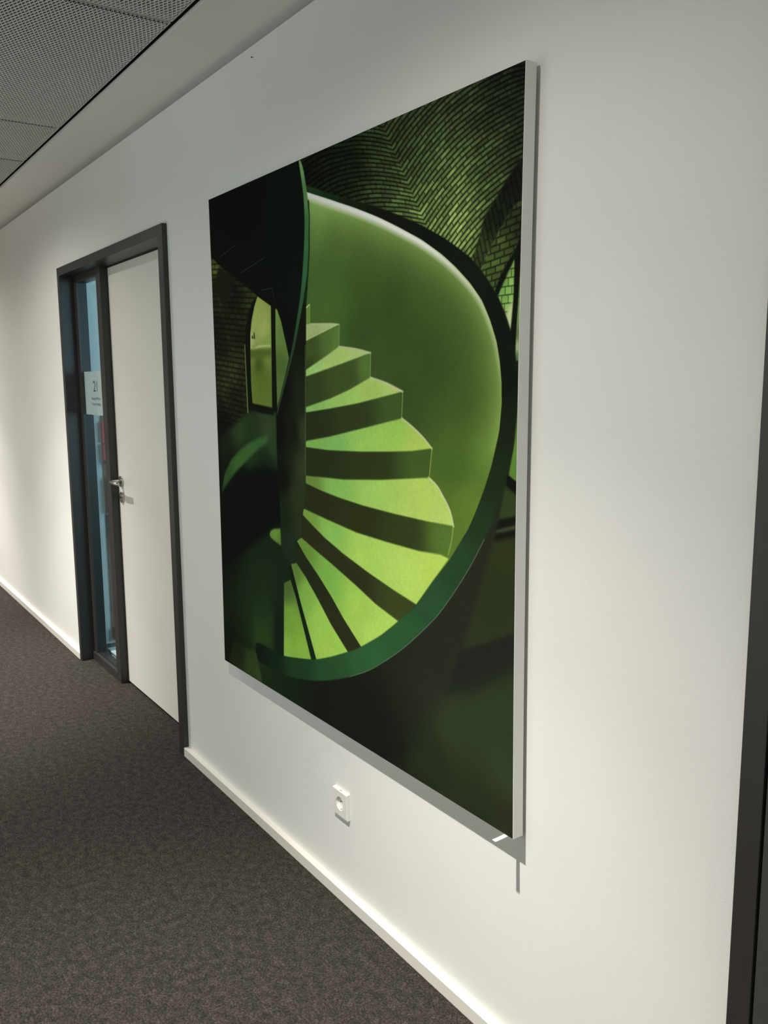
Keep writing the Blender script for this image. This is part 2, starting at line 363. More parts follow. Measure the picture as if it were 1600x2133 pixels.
    ('newel', [(433, 193),(434, 227),(427, 261),(418, 455),(413, 574),(406, 639),(396, 644),(391, 699),(369, 709),(365, 753),(345, 759),(341, 792),(314, 804),(311, 774),(306, 725),(302, 635),(297, 559),(297, 458),(328, 406),(360, 353),(384, 305),(405, 260)], [(410, 312, 20, 26, 14),(327, 419, 13, 16, 9),(400, 428, 34, 43, 23),(412, 491, 56, 70, 39),(307, 496, 9, 14, 7),(363, 493, 22, 28, 17),(405, 565, 58, 69, 42),(317, 591, 14, 18, 11),(376, 624, 48, 62, 34),(325, 668, 29, 43, 24),(383, 680, 48, 59, 35),(341, 715, 36, 52, 32),(328, 776, 26, 42, 27),(354, 742, 33, 50, 32)], 0.5),
    ('newedge', [(420, 330),(423, 330),(413, 574),(410, 574)], [(416, 446, 82, 100, 57)], 0.8),
    ('soffit', [(0, 0),(414, 2),(421, 41),(428, 73),(428, 124),(419, 194),(404, 246),(382, 304),(357, 353),(343, 318),(327, 280),(312, 258),(278, 246),(229, 226),(175, 201),(116, 176),(49, 146),(-1, 119)], [(158, 59, 10, 15, 12),(367, 48, 16, 22, 17),(397, 190, 12, 20, 15),(334, 300, 10, 15, 10)], 0.5),
    ('strip', [(410, 2),(417, 3),(427, 21),(435, 48),(441, 75),(444, 105),(441, 166),(433, 206),(420, 243),(402, 284),(381, 331),(349, 385),(304, 458),(301, 456),(328, 405),(361, 352),(382, 304),(404, 246),(417, 194),(427, 123),(426, 73),(420, 41)], [(417, 15, 135, 181, 117),(431, 59, 103, 150, 90),(433, 126, 64, 126, 70),(426, 193, 60, 118, 74),(408, 260, 56, 100, 65),(371, 329, 51, 80, 54),(317, 429, 56, 75, 49)], 0.5),
    ('stripdark', [(440, 75),(444, 105),(440, 165),(433, 206),(420, 243),(423, 261),(430, 242),(437, 211),(444, 166),(447, 106),(445, 76)], [(441, 144, 18, 44, 21)], 0.5),
    ('LINES', [[(51, 128),(130, 114)], [(149, 173),(263, 155)], [(249, 216),(292, 216)], [(293, 216),(303, 243)]], None, 0),
]
# ---------------------------------------------------------------- room shell
X0, X1, YW, ZC, ZS = -10.0, 3.0, -2.06, 2.494, 2.95
WT = 0.10
D1 = (-4.745, -3.217, 2.099)     # door with side light: outer frame left, right, top
D2 = (-0.756, 0.27, 2.099)       # dark door

bm = bmesh.new()
box(bm, X0 - 0.2, X1 + 0.2, YW - 0.2, 0.0, -0.10, 0.0)
box(bm, D1[0] + 0.01, D1[1] - 0.01, 0.0, 0.12, -0.10, 0.0)
box(bm, D2[0] + 0.01, D2[1] - 0.01, 0.0, 0.12, -0.10, 0.0)
structure(obj('floor', bm, 'carpet'))

bm = bmesh.new()
for a, b in ((X0, D1[0] + 0.01), (D1[1] - 0.01, D2[0] + 0.01), (D2[1] - 0.01, X1)):
    box(bm, a, b, 0.0, WT, 0.0, ZC)
for d in (D1, D2):
    box(bm, d[0] + 0.01, d[1] - 0.01, 0.0, WT, d[2] - 0.01, ZC)
box(bm, X0, X1, 0.06, WT, ZC, ZC + 0.022)          # set back above the shadow gap
wall_right = structure(obj('wall_right', bm, 'wall'))

# opposite wall, unseen; its two windows are added to let in fill daylight
WINS, WZ = ((-3.7, -1.9), (0.75, 2.55)), (0.55, 2.30)
bm = bmesh.new()
for a, b in ((X0, WINS[0][0]), (WINS[0][1], WINS[1][0]), (WINS[1][1], X1)):
    box(bm, a, b, YW - WT, YW, 0.0, ZC + 0.022)
for a, b in WINS:
    box(bm, a, b, YW - WT, YW, 0.0, WZ[0])
    box(bm, a, b, YW - WT, YW, WZ[1], ZC + 0.022)
structure(obj('wall_left', bm, 'wall'))
structure(boxobj('wall_far', (X0 - WT, X0, YW, 0.0, 0.0, ZC + 0.022), 'wall'))
structure(boxobj('wall_near', (X1, X1 + WT, YW, 0.0, 0.0, ZC + 0.022), 'wall'))
for i, (a, b) in enumerate(WINS):
    c = 0.5 * (a + b)
    win = structure(empty('window_%d' % (i + 1), (c, YW, WZ[0])))
    f = 0.05
    y0, y1 = YW - 0.11, YW - 0.04
    bm = bmesh.new()
    box(bm, a, b, y0, y1, WZ[0], WZ[0] + f)
    box(bm, a, b, y0, y1, WZ[1] - f, WZ[1])
    for k in (a + f / 2, c, b - f / 2):
        box(bm, k - f / 2, k + f / 2, y0, y1, WZ[0] + f, WZ[1] - f)
    obj('window_frame', bm, 'frame', win)
    for c0, c1 in ((a + f, c - f / 2), (c + f / 2, b - f)):
        boxobj('pane', (c0, c1, YW - 0.078, YW - 0.072, WZ[0] + f, WZ[1] - f), 'glass', win)

# skirting boards
for a, b in ((X0, D1[0]), (D1[1], D2[0]), (D2[1], X1)):
    structure(boxobj('baseboard_right', (a, b, -0.0215, 0.0, 0.0, 0.0365), 'skirting', bevel=0.0015))
structure(boxobj('baseboard_left', (X0, X1, YW, YW + 0.0215, 0.0, 0.0365), 'skirting', bevel=0.0015))

# ---------------------------------------------------------------- ceiling: void with shade put into its colour, plaster margins, expanded metal panels
ZM = ZC + 0.022                  # plaster margin: a shadow gap stays open above the wall's top edge
bm = bmesh.new()
box(bm, X0 - 0.1, X1 + 0.1, YW - 0.1, 0.10, ZS, ZS + 0.1)
for b in ((X0 - 0.1, X1 + 0.1, 0.0, 0.10), (X0 - 0.1, X1 + 0.1, YW - 0.1, YW), (X0 - 0.1, X0, YW, 0.0), (X1, X1 + 0.1, YW, 0.0)):
    box(bm, *b, ZM + 0.0125, ZS)
ceiling = structure(obj('ceiling', bm, 'void'))
boxobj('plaster_margin', (X0, X1, -0.2145, 0.10, ZM, ZM + 0.0125), 'ceiling_paint', ceiling)
boxobj('plaster_margin', (X0, X1, YW, YW + 0.2145, ZM, ZM + 0.0125), 'ceiling_paint', ceiling)

PY0, PY1 = YW + 0.2345, -0.2345


def panel_mesh(length):
    """expanded metal: staggered diamond openings, long axis along the corridor"""
    hx, hy = 0.0153, 0.0061
    W = PY1 - PY0
    verts, faces = [], []
    t = 0.0022
    e = 0.004
    nx, ny = int(length / hx) + 1, int(W / (2 * hy)) + 1
    for i in range(nx):
        for j in range(ny):
            cx, cy = (i + 1) * hx, j * 2 * hy + (hy if i % 2 else 0) + hy
            if cx + hx > length - e + 0.012 or cy + hy > W - 0.001 or cy - hy < 0.0:
                continue
            b = len(verts)
            verts += [(cx - hx, cy, 0), (cx, cy - hy, 0), (cx + hx, cy, 0), (cx, cy + hy, 0)]
            ax, ay, sk = 0.0110, 0.0041, 0.0010
            inner = [(cx - ax, cy - sk), (cx + 0.001, cy - ay), (cx + ax, cy + sk), (cx - 0.001, cy + ay)]
            verts += [(x, y, 0) for x, y in inner]
            verts += [(x, y, t) for x, y in inner]
            for k in range(4):
                n = (k + 1) % 4
                faces.append((b + k, b + 4 + k, b + 4 + n, b + n))
                faces.append((b + 4 + k, b + 8 + k, b + 8 + n, b + 4 + n))
    # folded rims
    for x0, x1, y0, y1 in ((0, length, 0, e), (0, length, W - e, W), (0, e, e, W - e), (length - e, length, e, W - e)):
        b = len(verts)
        for z in (0.003, 0.02):
            verts += [(x0, y0, z), (x1, y0, z), (x1, y1, z), (x0, y1, z)]
        faces += [(b, b + 3, b + 2, b + 1), (b, b + 1, b + 5, b + 4), (b + 1, b + 2, b + 6, b + 5),
                  (b + 2, b + 3, b + 7, b + 6), (b + 3, b, b + 4, b + 7)]
    me = bpy.data.meshes.new('ceiling_panel')
    me.from_pydata(verts, [], faces)
    me.materials.append(M['mesh_metal'])
    return me


joints = [-9.23, -8.01, -7.39, -6.175, -5.555, -4.335, -3.715, -2.5, -1.88, -0.66, -0.04, 1.175, 1.795, 2.98]
pm = {True: panel_mesh(1.204), False: panel_mesh(0.608)}
for a, b in zip(joints, joints[1:]):
    o = bpy.data.objects.new('ceiling_panel', pm[b - a > 0.9])
    COL.objects.link(o)
    o.parent = ceiling
    o.location = (a + 0.006, PY0, ZM)

# ---------------------------------------------------------------- recessed downlights on the corridor's centre line
LAMPS = ((-7.0, 'far beyond the glazed office door', 1.18), (-4.7, 'in front of the glazed office door', 1.18),
         (-1.33, 'in front of the green staircase picture', 1.0), (2.3, 'past the dark door', 0.9))
for lx, where, gain in LAMPS:
    t = tag(empty('downlight', (lx, -1.03, ZM - 0.008)), 'round recessed ceiling downlight ' + where, 'ceiling light',
            'downlights along the corridor ceiling')
    bm = bmesh.new()
    n = 40
    prof = [(0.085, -0.001), (0.085, -0.006), (0.074, -0.006), (0.070, 0.0)]
    rings = [[bm.verts.new((r * math.cos(2 * math.pi * k / n), r * math.sin(2 * math.pi * k / n), z)) for k in range(n)]
             for r, z in prof]
    for A, B in zip(rings, rings[1:]):
        for k in range(n):
            bm.faces.new((A[k], A[(k + 1) % n], B[(k + 1) % n], B[k]))
    obj('trim_ring', bm, 'alu', t, smooth=False, loc=(0, 0, 0.006))
    bm = bmesh.new()
    tube(bm, (0, 0, 0.006), (0, 0, 0.06), 0.070, 0.035, n=40, caps=False)
    obj('lamp_reflector', bm, 'reflector', t, smooth=True, loc=(0, 0, 0))
    for nm, size, blend, watts in LAMP_BEAMS:
        d = bpy.data.lights.new(nm, 'SPOT')
        d.energy, d.color, d.shadow_soft_size = watts * gain, WARM, 0.022
        d.spot_size, d.spot_blend = math.radians(size), blend
        s = bpy.data.objects.new(nm, d)
        COL.objects.link(s)
        s.parent = t
        s.location = (0, 0, -0.004)

# ---------------------------------------------------------------- glazed office door (door_1)
door1 = structure(empty('door_1', (-3.98, 0, 0)))
L, R, T = D1
FY, RY = -0.020, 0.100
LI, RI, TI = L + 0.037, R - 0.051, 2.058
boxobj('jamb', (L, LI, FY, RY, 0, T), 'frame', door1, 0.001)
boxobj('jamb', (RI, R, FY, RY, 0, T), 'frame', door1, 0.001)
boxobj('lintel', (LI, RI, FY, RY, TI, T), 'frame', door1, 0.001)
MX0, MX1 = -4.288, -4.222
boxobj('mullion', (MX0, MX1, 0.043, 0.125, 0, TI), 'frame', door1, 0.001)
boxobj('side_light_sill', (LI, MX0, 0.043, 0.105, 0, 0.045), 'frame', door1, 0.001)
boxobj('side_light_profile', (LI, LI + 0.045, 0.052, 0.105, 0.045, TI), 'frame', door1, 0.001)
boxobj('side_light_profile', (LI + 0.045, MX0, 0.052, 0.105, TI - 0.035, TI), 'frame', door1, 0.001)
boxobj('pane', (LI + 0.045, MX0, 0.060, 0.066, 0.045, TI - 0.035), 'glass', door1)
bm = bmesh.new()
box(bm, MX1, RI, 0.082, 0.092, TI - 0.006, TI)
box(bm, MX1, MX1 + 0.003, 0.082, 0.092, 0, TI - 0.006)
obj('gasket', bm, 'gasket', door1)
LY = 0.080
leaf = boxobj('door_leaf', (MX1 + 0.004, RI + 0.006, LY, LY + 0.042, 0.012, TI - 0.007), 'leaf', door1, 0.001)
boxobj('gap_shade_strip', (MX1 + 0.004, RI, LY + 0.008, LY + 0.034, 0.001, 0.012), 'gasket', door1)  # black strip put where the gap under the leaf lies in shade
# lever handle: rose, neck, lever
HX, HZ = -4.166, 1.037
bm = bmesh.new()
tube(bm, (HX, LY + 0.001, HZ), (HX, LY - 0.008, HZ), 0.027, n=36)
obj('handle_rose', bm, 'steel', leaf, 0.0015)
bm = bmesh.new()
pts = [(HX, LY - 0.006, HZ), (HX, LY - 0.036, HZ), (HX + 0.002, LY - 0.048, HZ), (HX + 0.009, LY - 0.056, HZ),
       (HX + 0.022, LY - 0.059, HZ), (HX + 0.075, LY - 0.059, HZ), (HX + 0.122, LY - 0.057, HZ)]
sweep(bm, pts, [0.0105, 0.010, 0.010, 0.010, 0.0098, 0.0092, 0.0088])
obj('door_handle', bm, 'steel', leaf, smooth=True)
bm = bmesh.new()
tube(bm, (HX, LY + 0.001, HZ - 0.078), (HX, LY - 0.008, HZ - 0.078), 0.027, n=36)
obj('key_rose', bm, 'steel', leaf, 0.0015)
bm = bmesh.new()
tube(bm, (HX, LY - 0.007, HZ - 0.074), (HX, LY - 0.012, HZ - 0.074), 0.0086, n=24)
box(bm, HX - 0.005, HX + 0.005, LY - 0.012, LY - 0.007, HZ - 0.096, HZ - 0.074)
obj('lock_cylinder', bm, 'steel', leaf)
bm = bmesh.new()
box(bm, HX - 0.0012, HX + 0.0012, LY - 0.0124, LY - 0.0119, HZ - 0.080, HZ - 0.069)
obj('keyhole', bm, 'dark_hole', leaf)


def text_part(name, body, size, cx, z, y, parent, width=None):
    cu = bpy.data.curves.new(name, 'FONT')
    cu.body, cu.size, cu.align_x = body, size, 'CENTER'
    cu.extrude = 0.0
    tmp = bpy.data.objects.new(name, cu)
    COL.objects.link(tmp)
    bpy.context.view_layer.update()
    me = bpy.data.meshes.new_from_object(tmp.evaluated_get(bpy.context.evaluated_depsgraph_get()))
    bpy.data.objects.remove(tmp)
    if width:
        vx = [v.co.x for v in me.vertices]
        k = width / (max(vx) - min(vx))
        for v in me.vertices:
            v.co.x *= k
    me.materials.clear()
    me.materials.append(M['ink'])
    o = bpy.data.objects.new(name, me)
    COL.objects.link(o)
    o.parent = parent
    o.matrix_parent_inverse = parent.matrix_world.inverted()
    o.location = (cx, y, z)
    o.rotation_euler = (math.pi / 2, 0, 0)
    return o


sign = tag(empty('door_sign', (-4.5, 0.068, 1.352)), 'white paper room sign numbered 21 behind the glass beside the office door', 'sign')
boxobj('paper_sheet', (-4.659, -4.350, 0.0672, 0.0680, 1.350, 1.571), 'paper', sign)
text_part('room_number', '21', 0.078, -4.468, 1.469, 0.0669, sign, 0.066)
text_part('name_line', 'Florian Michel', 0.021, -4.472, 1.427, 0.0669, sign, 0.150)
text_part('name_line', 'Tatjana Mettler', 0.021, -4.470, 1.399, 0.0669, sign, 0.156)

# ---------------------------------------------------------------- dark door (door_2)
door2 = structure(empty('door_2', (-0.24, 0, 0)))
L2, R2, T2 = D2
boxobj('jamb', (L2, L2 + 0.041, FY, RY, 0, T2), 'frame', door2, 0.001)
boxobj('jamb', (R2 - 0.041, R2, FY, RY, 0, T2), 'frame', door2, 0.001)
boxobj('lintel', (L2 + 0.041, R2 - 0.041, FY, RY, TI, T2), 'frame', door2, 0.001)
leaf2 = boxobj('door_leaf', (L2 + 0.046, R2 - 0.046, -0.0185, 0.040, 0.010, TI - 0.005), 'dark_leaf', door2, 0.001)
bm = bmesh.new()
h2, hy = R2 - 0.105, -0.0175
sweep(bm, [(h2, hy, HZ), (h2, hy - 0.04, HZ), (h2 - 0.004, hy - 0.052, HZ), (h2 - 0.02, hy - 0.06, HZ), (h2 - 0.12, hy - 0.059, HZ)],
      [0.01, 0.01, 0.01, 0.0095, 0.0088])
tube(bm, (h2, hy, HZ), (h2, hy - 0.009, HZ), 0.027, n=30)
obj('door_handle', bm, 'steel', leaf2)

# ---------------------------------------------------------------- office behind the glazed door
OX0, OX1, OY1 = -4.95, -1.4, 4.0
structure(boxobj('floor_office', (OX0, OX1, 0.12, OY1, -0.10, 0.0), 'office_floor'))
structure(boxobj('ceiling_office', (OX0, OX1, WT, OY1, 2.6, 2.7), 'ceiling_paint'))
structure(boxobj('wall_office_left', (OX0 - 0.1, OX0, WT, OY1, 0.0, 2.7), 'wall'))
structure(boxobj('wall_office_outer', (OX0 - 0.1, OX1 + 0.1, OY1, OY1 + 0.1, 0.0, 2.7), 'wall'))
OW = (1.2, 3.6, 0.8, 2.4)        # unseen window, put in the office's right-hand wall to light the partition
bm = bmesh.new()
box(bm, OX1, OX1 + 0.1, WT, OW[0], 0, 2.7)
box(bm, OX1, OX1 + 0.1, OW[1], OY1, 0, 2.7)
box(bm, OX1, OX1 + 0.1, OW[0], OW[1], 0, OW[2])
box(bm, OX1, OX1 + 0.1, OW[0], OW[1], OW[3], 2.7)
structure(obj('wall_office_right', bm, 'wall'))
w3 = structure(empty('window_3', (OX1, 2.4, 0.8)))
bm = bmesh.new()
for a, b, c, d in ((OW[0], OW[1], OW[2], OW[2] + 0.06), (OW[0], OW[1], OW[3] - 0.06, OW[3]),
                   (OW[0], OW[0] + 0.06, OW[2] + 0.06, OW[3] - 0.06), (OW[1] - 0.06, OW[1], OW[2] + 0.06, OW[3] - 0.06),
                   (2.37, 2.43, OW[2] + 0.06, OW[3] - 0.06)):
    box(bm, OX1 + 0.03, OX1 + 0.08, a, b, c, d)
obj('window_frame', bm, 'alu', w3)
for a, b in ((OW[0] + 0.06, 2.37), (2.43, OW[1] - 0.06)):
    boxobj('pane', (OX1 + 0.05, OX1 + 0.056, a, b, OW[2] + 0.06, OW[3] - 0.06), 'glass', w3)
# things against the office partition, seen through the narrow side light
org = tag(empty('wall_rack', (-4.93, 0.30, 0.03)), 'brown wall board with folder pockets behind the office glass', 'board')
boxobj('board', (-4.95, -4.937, 0.222, 0.52, 0.03, 1.33), 'brown_board', org)
boxobj('pocket', (-4.937, -4.905, 0.222, 0.50, 0.03, 0.10), 'black_fabric', org)
boxobj('pocket', (-4.937, -4.905, 0.222, 0.50, 1.06, 1.078), 'black_fabric', org)
tag(boxobj('red_folder', (-4.936, -4.907, 0.220, 0.46, 1.08, 1.17), 'red', None, 0.001),
    'lower bright red folder in the rack behind the office glass', 'folder', 'red folders behind the glass')
tag(boxobj('red_folder', (-4.936, -4.912, 0.220, 0.44, 1.18, 1.30), 'red', None, 0.001),
    'upper bright red folder in the rack behind the office glass', 'folder', 'red folders behind the glass')
bag = tag(empty('shoulder_bag', (-4.92, 0.33, 0.78)), 'black fabric bag hanging below the red folders behind the glass', 'bag')
boxobj('bag_body', (-4.936, -4.90, 0.222, 0.44, 0.78, 0.98), 'black_fabric', bag, 0.01)
bm = bmesh.new()
sweep(bm, [(-4.92, 0.25, 0.97), (-4.915, 0.27, 1.02), (-4.915, 0.33, 1.045), (-4.915, 0.39, 1.02), (-4.92, 0.41, 0.97)], [0.006] * 5, 8)
obj('bag_strap', bm, 'black_fabric', bag)
tag(boxobj('red_reflection_strip', (-4.949, -4.935, 0.166, 0.178, 1.09, 1.30), 'red', None, 0.001),
    'narrow red strip standing in for a reflection in the office glass', 'reflection')  # added strip, its red imitates a reflection in the side glass
patch_box = tag(empty('light_patch_box', (-4.60, 0.27, 0)), 'small white box standing in for a patch of light on the office floor', 'box')  # added white box in place of a light patch on the floor
boxobj('box_body', (-4.72, -4.53, 0.13, 0.30, 0.0, 0.035), 'paper', patch_box, 0.003)
boxobj('box_lid', (-4.725, -4.525, 0.125, 0.305, 0.035, 0.045), 'paper', patch_box, 0.003)

# ---------------------------------------------------------------- green staircase picture
AX0, AX1, AZ0, AZ1 = -2.7405, -1.2615, 0.5385, 2.0995
AYF, AYB = -0.036, -0.010
BOW = 0.0065                     # the tensioned fabric pulls the long sides in a little


def bowed(y, n=24, inset=0.0):
    pts = []
    x0, x1, z0, z1 = AX0 + inset, AX1 - inset, AZ0 + inset, AZ1 - inset
    for k in range(n + 1):
        t = k / n
        pts.append((x1 - BOW * 4 * t * (1 - t), y, z0 + (z1 - z0) * t))
    for k in range(n + 1):
        t = 1 - k / n
        pts.append((x0 + BOW * 4 * t * (1 - t), y, z0 + (z1 - z0) * t))
    return pts


art = tag(empty('framed_picture', (-2.0, -0.01, AZ0)),
          'large green photo print of a spiral staircase in a thin white frame on the wall', 'picture')
bm = bmesh.new()
loops = [[bm.verts.new(p) for p in bowed(y, inset=i)] for y, i in
         ((AYF, 0.0), (AYB + 0.002, 0.0), (AYB, 0.002), (AYB, 0.03), (AYF + 0.003, 0.03), (AYF, 0.0028))]
for A, B in zip(loops, loops[1:] + loops[:1]):
    for k in range(len(A)):
        j = (k + 1) % len(A)
        bm.faces.new((A[k], A[j], B[j], B[k]))
obj('picture_frame', bm, 'alu', art)

# wall spacers behind the frame
for sx in (AX0 + 0.25, AX1 - 0.25):
    boxobj('hanger', (sx - 0.02, sx + 0.02, AYB - 0.001, 0.0, AZ1 - 0.028, AZ1 - 0.006), 'alu', art)

# the print: drawn into a texture by code, in print coordinates 1000 x 1052
TW = 1500
TH = int(TW * 1.052)
SC = TW / 1000.0
img = np.zeros((TH, TW, 3), np.float32)
UU, VV = np.meshgrid((np.arange(TW) + 0.5) / SC, (np.arange(TH) + 0.5) / SC)
UU, VV = UU.astype(np.float32), VV.astype(np.float32)


def mask(pts, sub=4):
    P = np.array(pts, float) * SC
    cov = np.zeros((TH, TW), np.float32)
    y0 = max(0, int(P[:, 1].min()))
    y1 = min(TH - 1, int(P[:, 1].max()) + 1)
    Q = np.roll(P, -1, 0)
    for y in range(y0, y1 + 1):
        row = cov[y]
        for s in range(sub):
            yy = y + (s + 0.5) / sub
            hit = (P[:, 1] <= yy) != (Q[:, 1] <= yy)
            a, b = P[hit], Q[hit]
            if len(a) < 2:
                continue
            xs = np.sort(a[:, 0] + (yy - a[:, 1]) * (b[:, 0] - a[:, 0]) / (b[:, 1] - a[:, 1]))
            for l, r in zip(xs[0::2], xs[1::2]):
                l, r = max(0.0, min(TW - 1e-3, l)), max(0.0, min(TW - 1e-3, r))
                i, j = int(l), int(r)
                if i == j:
                    row[i] += r - l
                else:
                    row[i] += i + 1 - l
                    row[i + 1:j] += 1
                    row[j] += r - j
    return cov / sub


def blur(a, rad):
    k = int(round(rad * SC))
    if k < 1:
        return a
    for _ in range(3):
        for ax in (0, 1):
            p = np.pad(a, [(k + 1, k) if q == ax else (0, 0) for q in (0, 1)], mode='edge')
            c = np.cumsum(p, axis=ax, dtype=np.float64)
            n = a.shape[ax]
            if ax == 0:
                a = ((c[2 * k + 1:2 * k + 1 + n] - c[:n]) / (2 * k + 1)).astype(np.float32)
            else:
                a = ((c[:, 2 * k + 1:2 * k + 1 + n] - c[:, :n]) / (2 * k + 1)).astype(np.float32)
    return a


def shade(cols, sl, eps=60.0):
    u, v = UU[sl], VV[sl]
    if len(cols) == 1:
        return np.broadcast_to(np.array(cols[0][2:], np.float32), u.shape + (3,))
    num = np.zeros(u.shape + (3,), np.float32)
    den = np.zeros(u.shape, np.float32)
    for cu, cv, r, g, b in cols:
        w = 1.0 / ((u - cu) ** 2 + (v - cv) ** 2 + eps) ** 1.35
        den += w
        num += w[..., None] * np.array((r, g, b), np.float32)
    return num / den[..., None]


def bbox(m):
    ys, xs = np.nonzero(m.max(1) > 0.002)[0], np.nonzero(m.max(0) > 0.002)[0]
    return (slice(ys[0], ys[-1] + 1), slice(xs[0], xs[-1] + 1))


def curve(P, n=6):
    P = np.array(P, float)
    E = np.vstack((2 * P[0] - P[1], P, 2 * P[-1] - P[-2]))
    out = []
    for i in range(1, len(E) - 2):
        a, b, c, d = E[i - 1], E[i], E[i + 1], E[i + 2]
        for k in range(n):
            t = k / n
            out.append(0.5 * (2 * b + (c - a) * t + (2 * a - 5 * b + 4 * c - d) * t * t + (3 * b - a - 3 * c + d) * t ** 3))
    out.append(P[-1])
    return np.array(out)


def window(P, pad):
    a = np.floor((P.min(0) - pad) * SC).astype(int)
    b = np.ceil((P.max(0) + pad) * SC).astype(int)
    return (slice(max(0, a[1]), max(1, b[1])), slice(max(0, a[0]), max(1, b[0])))


def dist_along(P, pad):
    """distance to a polyline (within pad) and the position 0..1 along it"""
    best = np.full((TH, TW), pad * pad, np.float32)
    pos = np.zeros((TH, TW), np.float32)
    n = len(P) - 1
    for i in range(n):
        a, b = P[i].astype(np.float32), P[i + 1].astype(np.float32)
        sl = window(P[i:i + 2], pad)
        u, v = UU[sl] - a[0], VV[sl] - a[1]
        d = b - a
        t = np.clip((u * d[0] + v * d[1]) / max(1e-6, float(d @ d)), 0, 1)
        q = (u - t * d[0]) ** 2 + (v - t * d[1]) ** 2
        k = q < best[sl]
        best[sl][k] = q[k]
        pos[sl][k] = ((i + t) / n)[k]
    return np.sqrt(best), pos


def stroke(P, half, rgb, alpha=1.0, soft=0.7):
    P = np.array(P, float)
    d, _ = dist_along(P, half + soft + 2)
    sl = window(P, half + soft + 2)
    a = np.clip((half + soft - d[sl]) / (2 * soft), 0, 1)[..., None] * alpha
    img[sl] = img[sl] * (1 - a) + a * np.array(rgb, np.float32)


def poly(c, u, v):
    out = np.zeros_like(u)
    k = 0
    for i in range(5):
        for j in range(5 - i):
            out += c[k] * u ** i * v ** j
            k += 1
    return out


rng = np.random.default_rng(3)


def hash2(a, b):
    h = np.sin(a * 127.1 + b * 311.7) * 43758.5453
    return h - np.floor(h)


def bricks(course, along, joint_c, joint_a, stagger=0.5, head=0.0):
    """1 on a brick, 0 in the joint, and a random tone for each brick"""
    row = np.floor(course)
    fc = course - row
    al = along + stagger * (row % 2) + 0.23 * hash2(row, row * 0.37)
    colm = np.floor(al)
    fa = al - colm
    e = np.minimum(np.clip(np.minimum(fc, 1 - fc) / joint_c, 0, 1), head + (1 - head) * np.clip(np.minimum(fa, 1 - fa) / joint_a, 0, 1))
    return e * e * (3 - 2 * e), hash2(row, colm)


CR = [-51.02, -56.97, -94.64, -22.56, -3.62, 250.41, 426.54, 200.05, 44.61, -380.53, -525.82, -195.29, 377.32, 326.12, -158.91]
AR = [-16.73, -12.61, 4.33, 0.63, 0.1, 5.73, -29.47, -7.05, -1.38, 39.93, 25.61, 7.92, -27.93, -19.14, 14.98]
CL = [11.05, 27.56, -53.69, 0.93, -2.52, 93.29, 185.9, 25.62, 29.59, -134.9, -137.63, -150.64, 146.66, 266.48, -142.25]
AL = [19.4, 17.31, -1.74, 0.07, -0.07, -19.04, 11.64, -0.06, 0.44, -13.38, -1.15, -3.1, 3.49, 8.06, -6.62]
grain = blur(rng.normal(0, 1, (TH, TW)).astype(np.float32), 1.0)
grain /= grain.std()
cloud = blur(rng.normal(0, 1, (TH, TW)).astype(np.float32), 14.0)
cloud /= cloud.std()

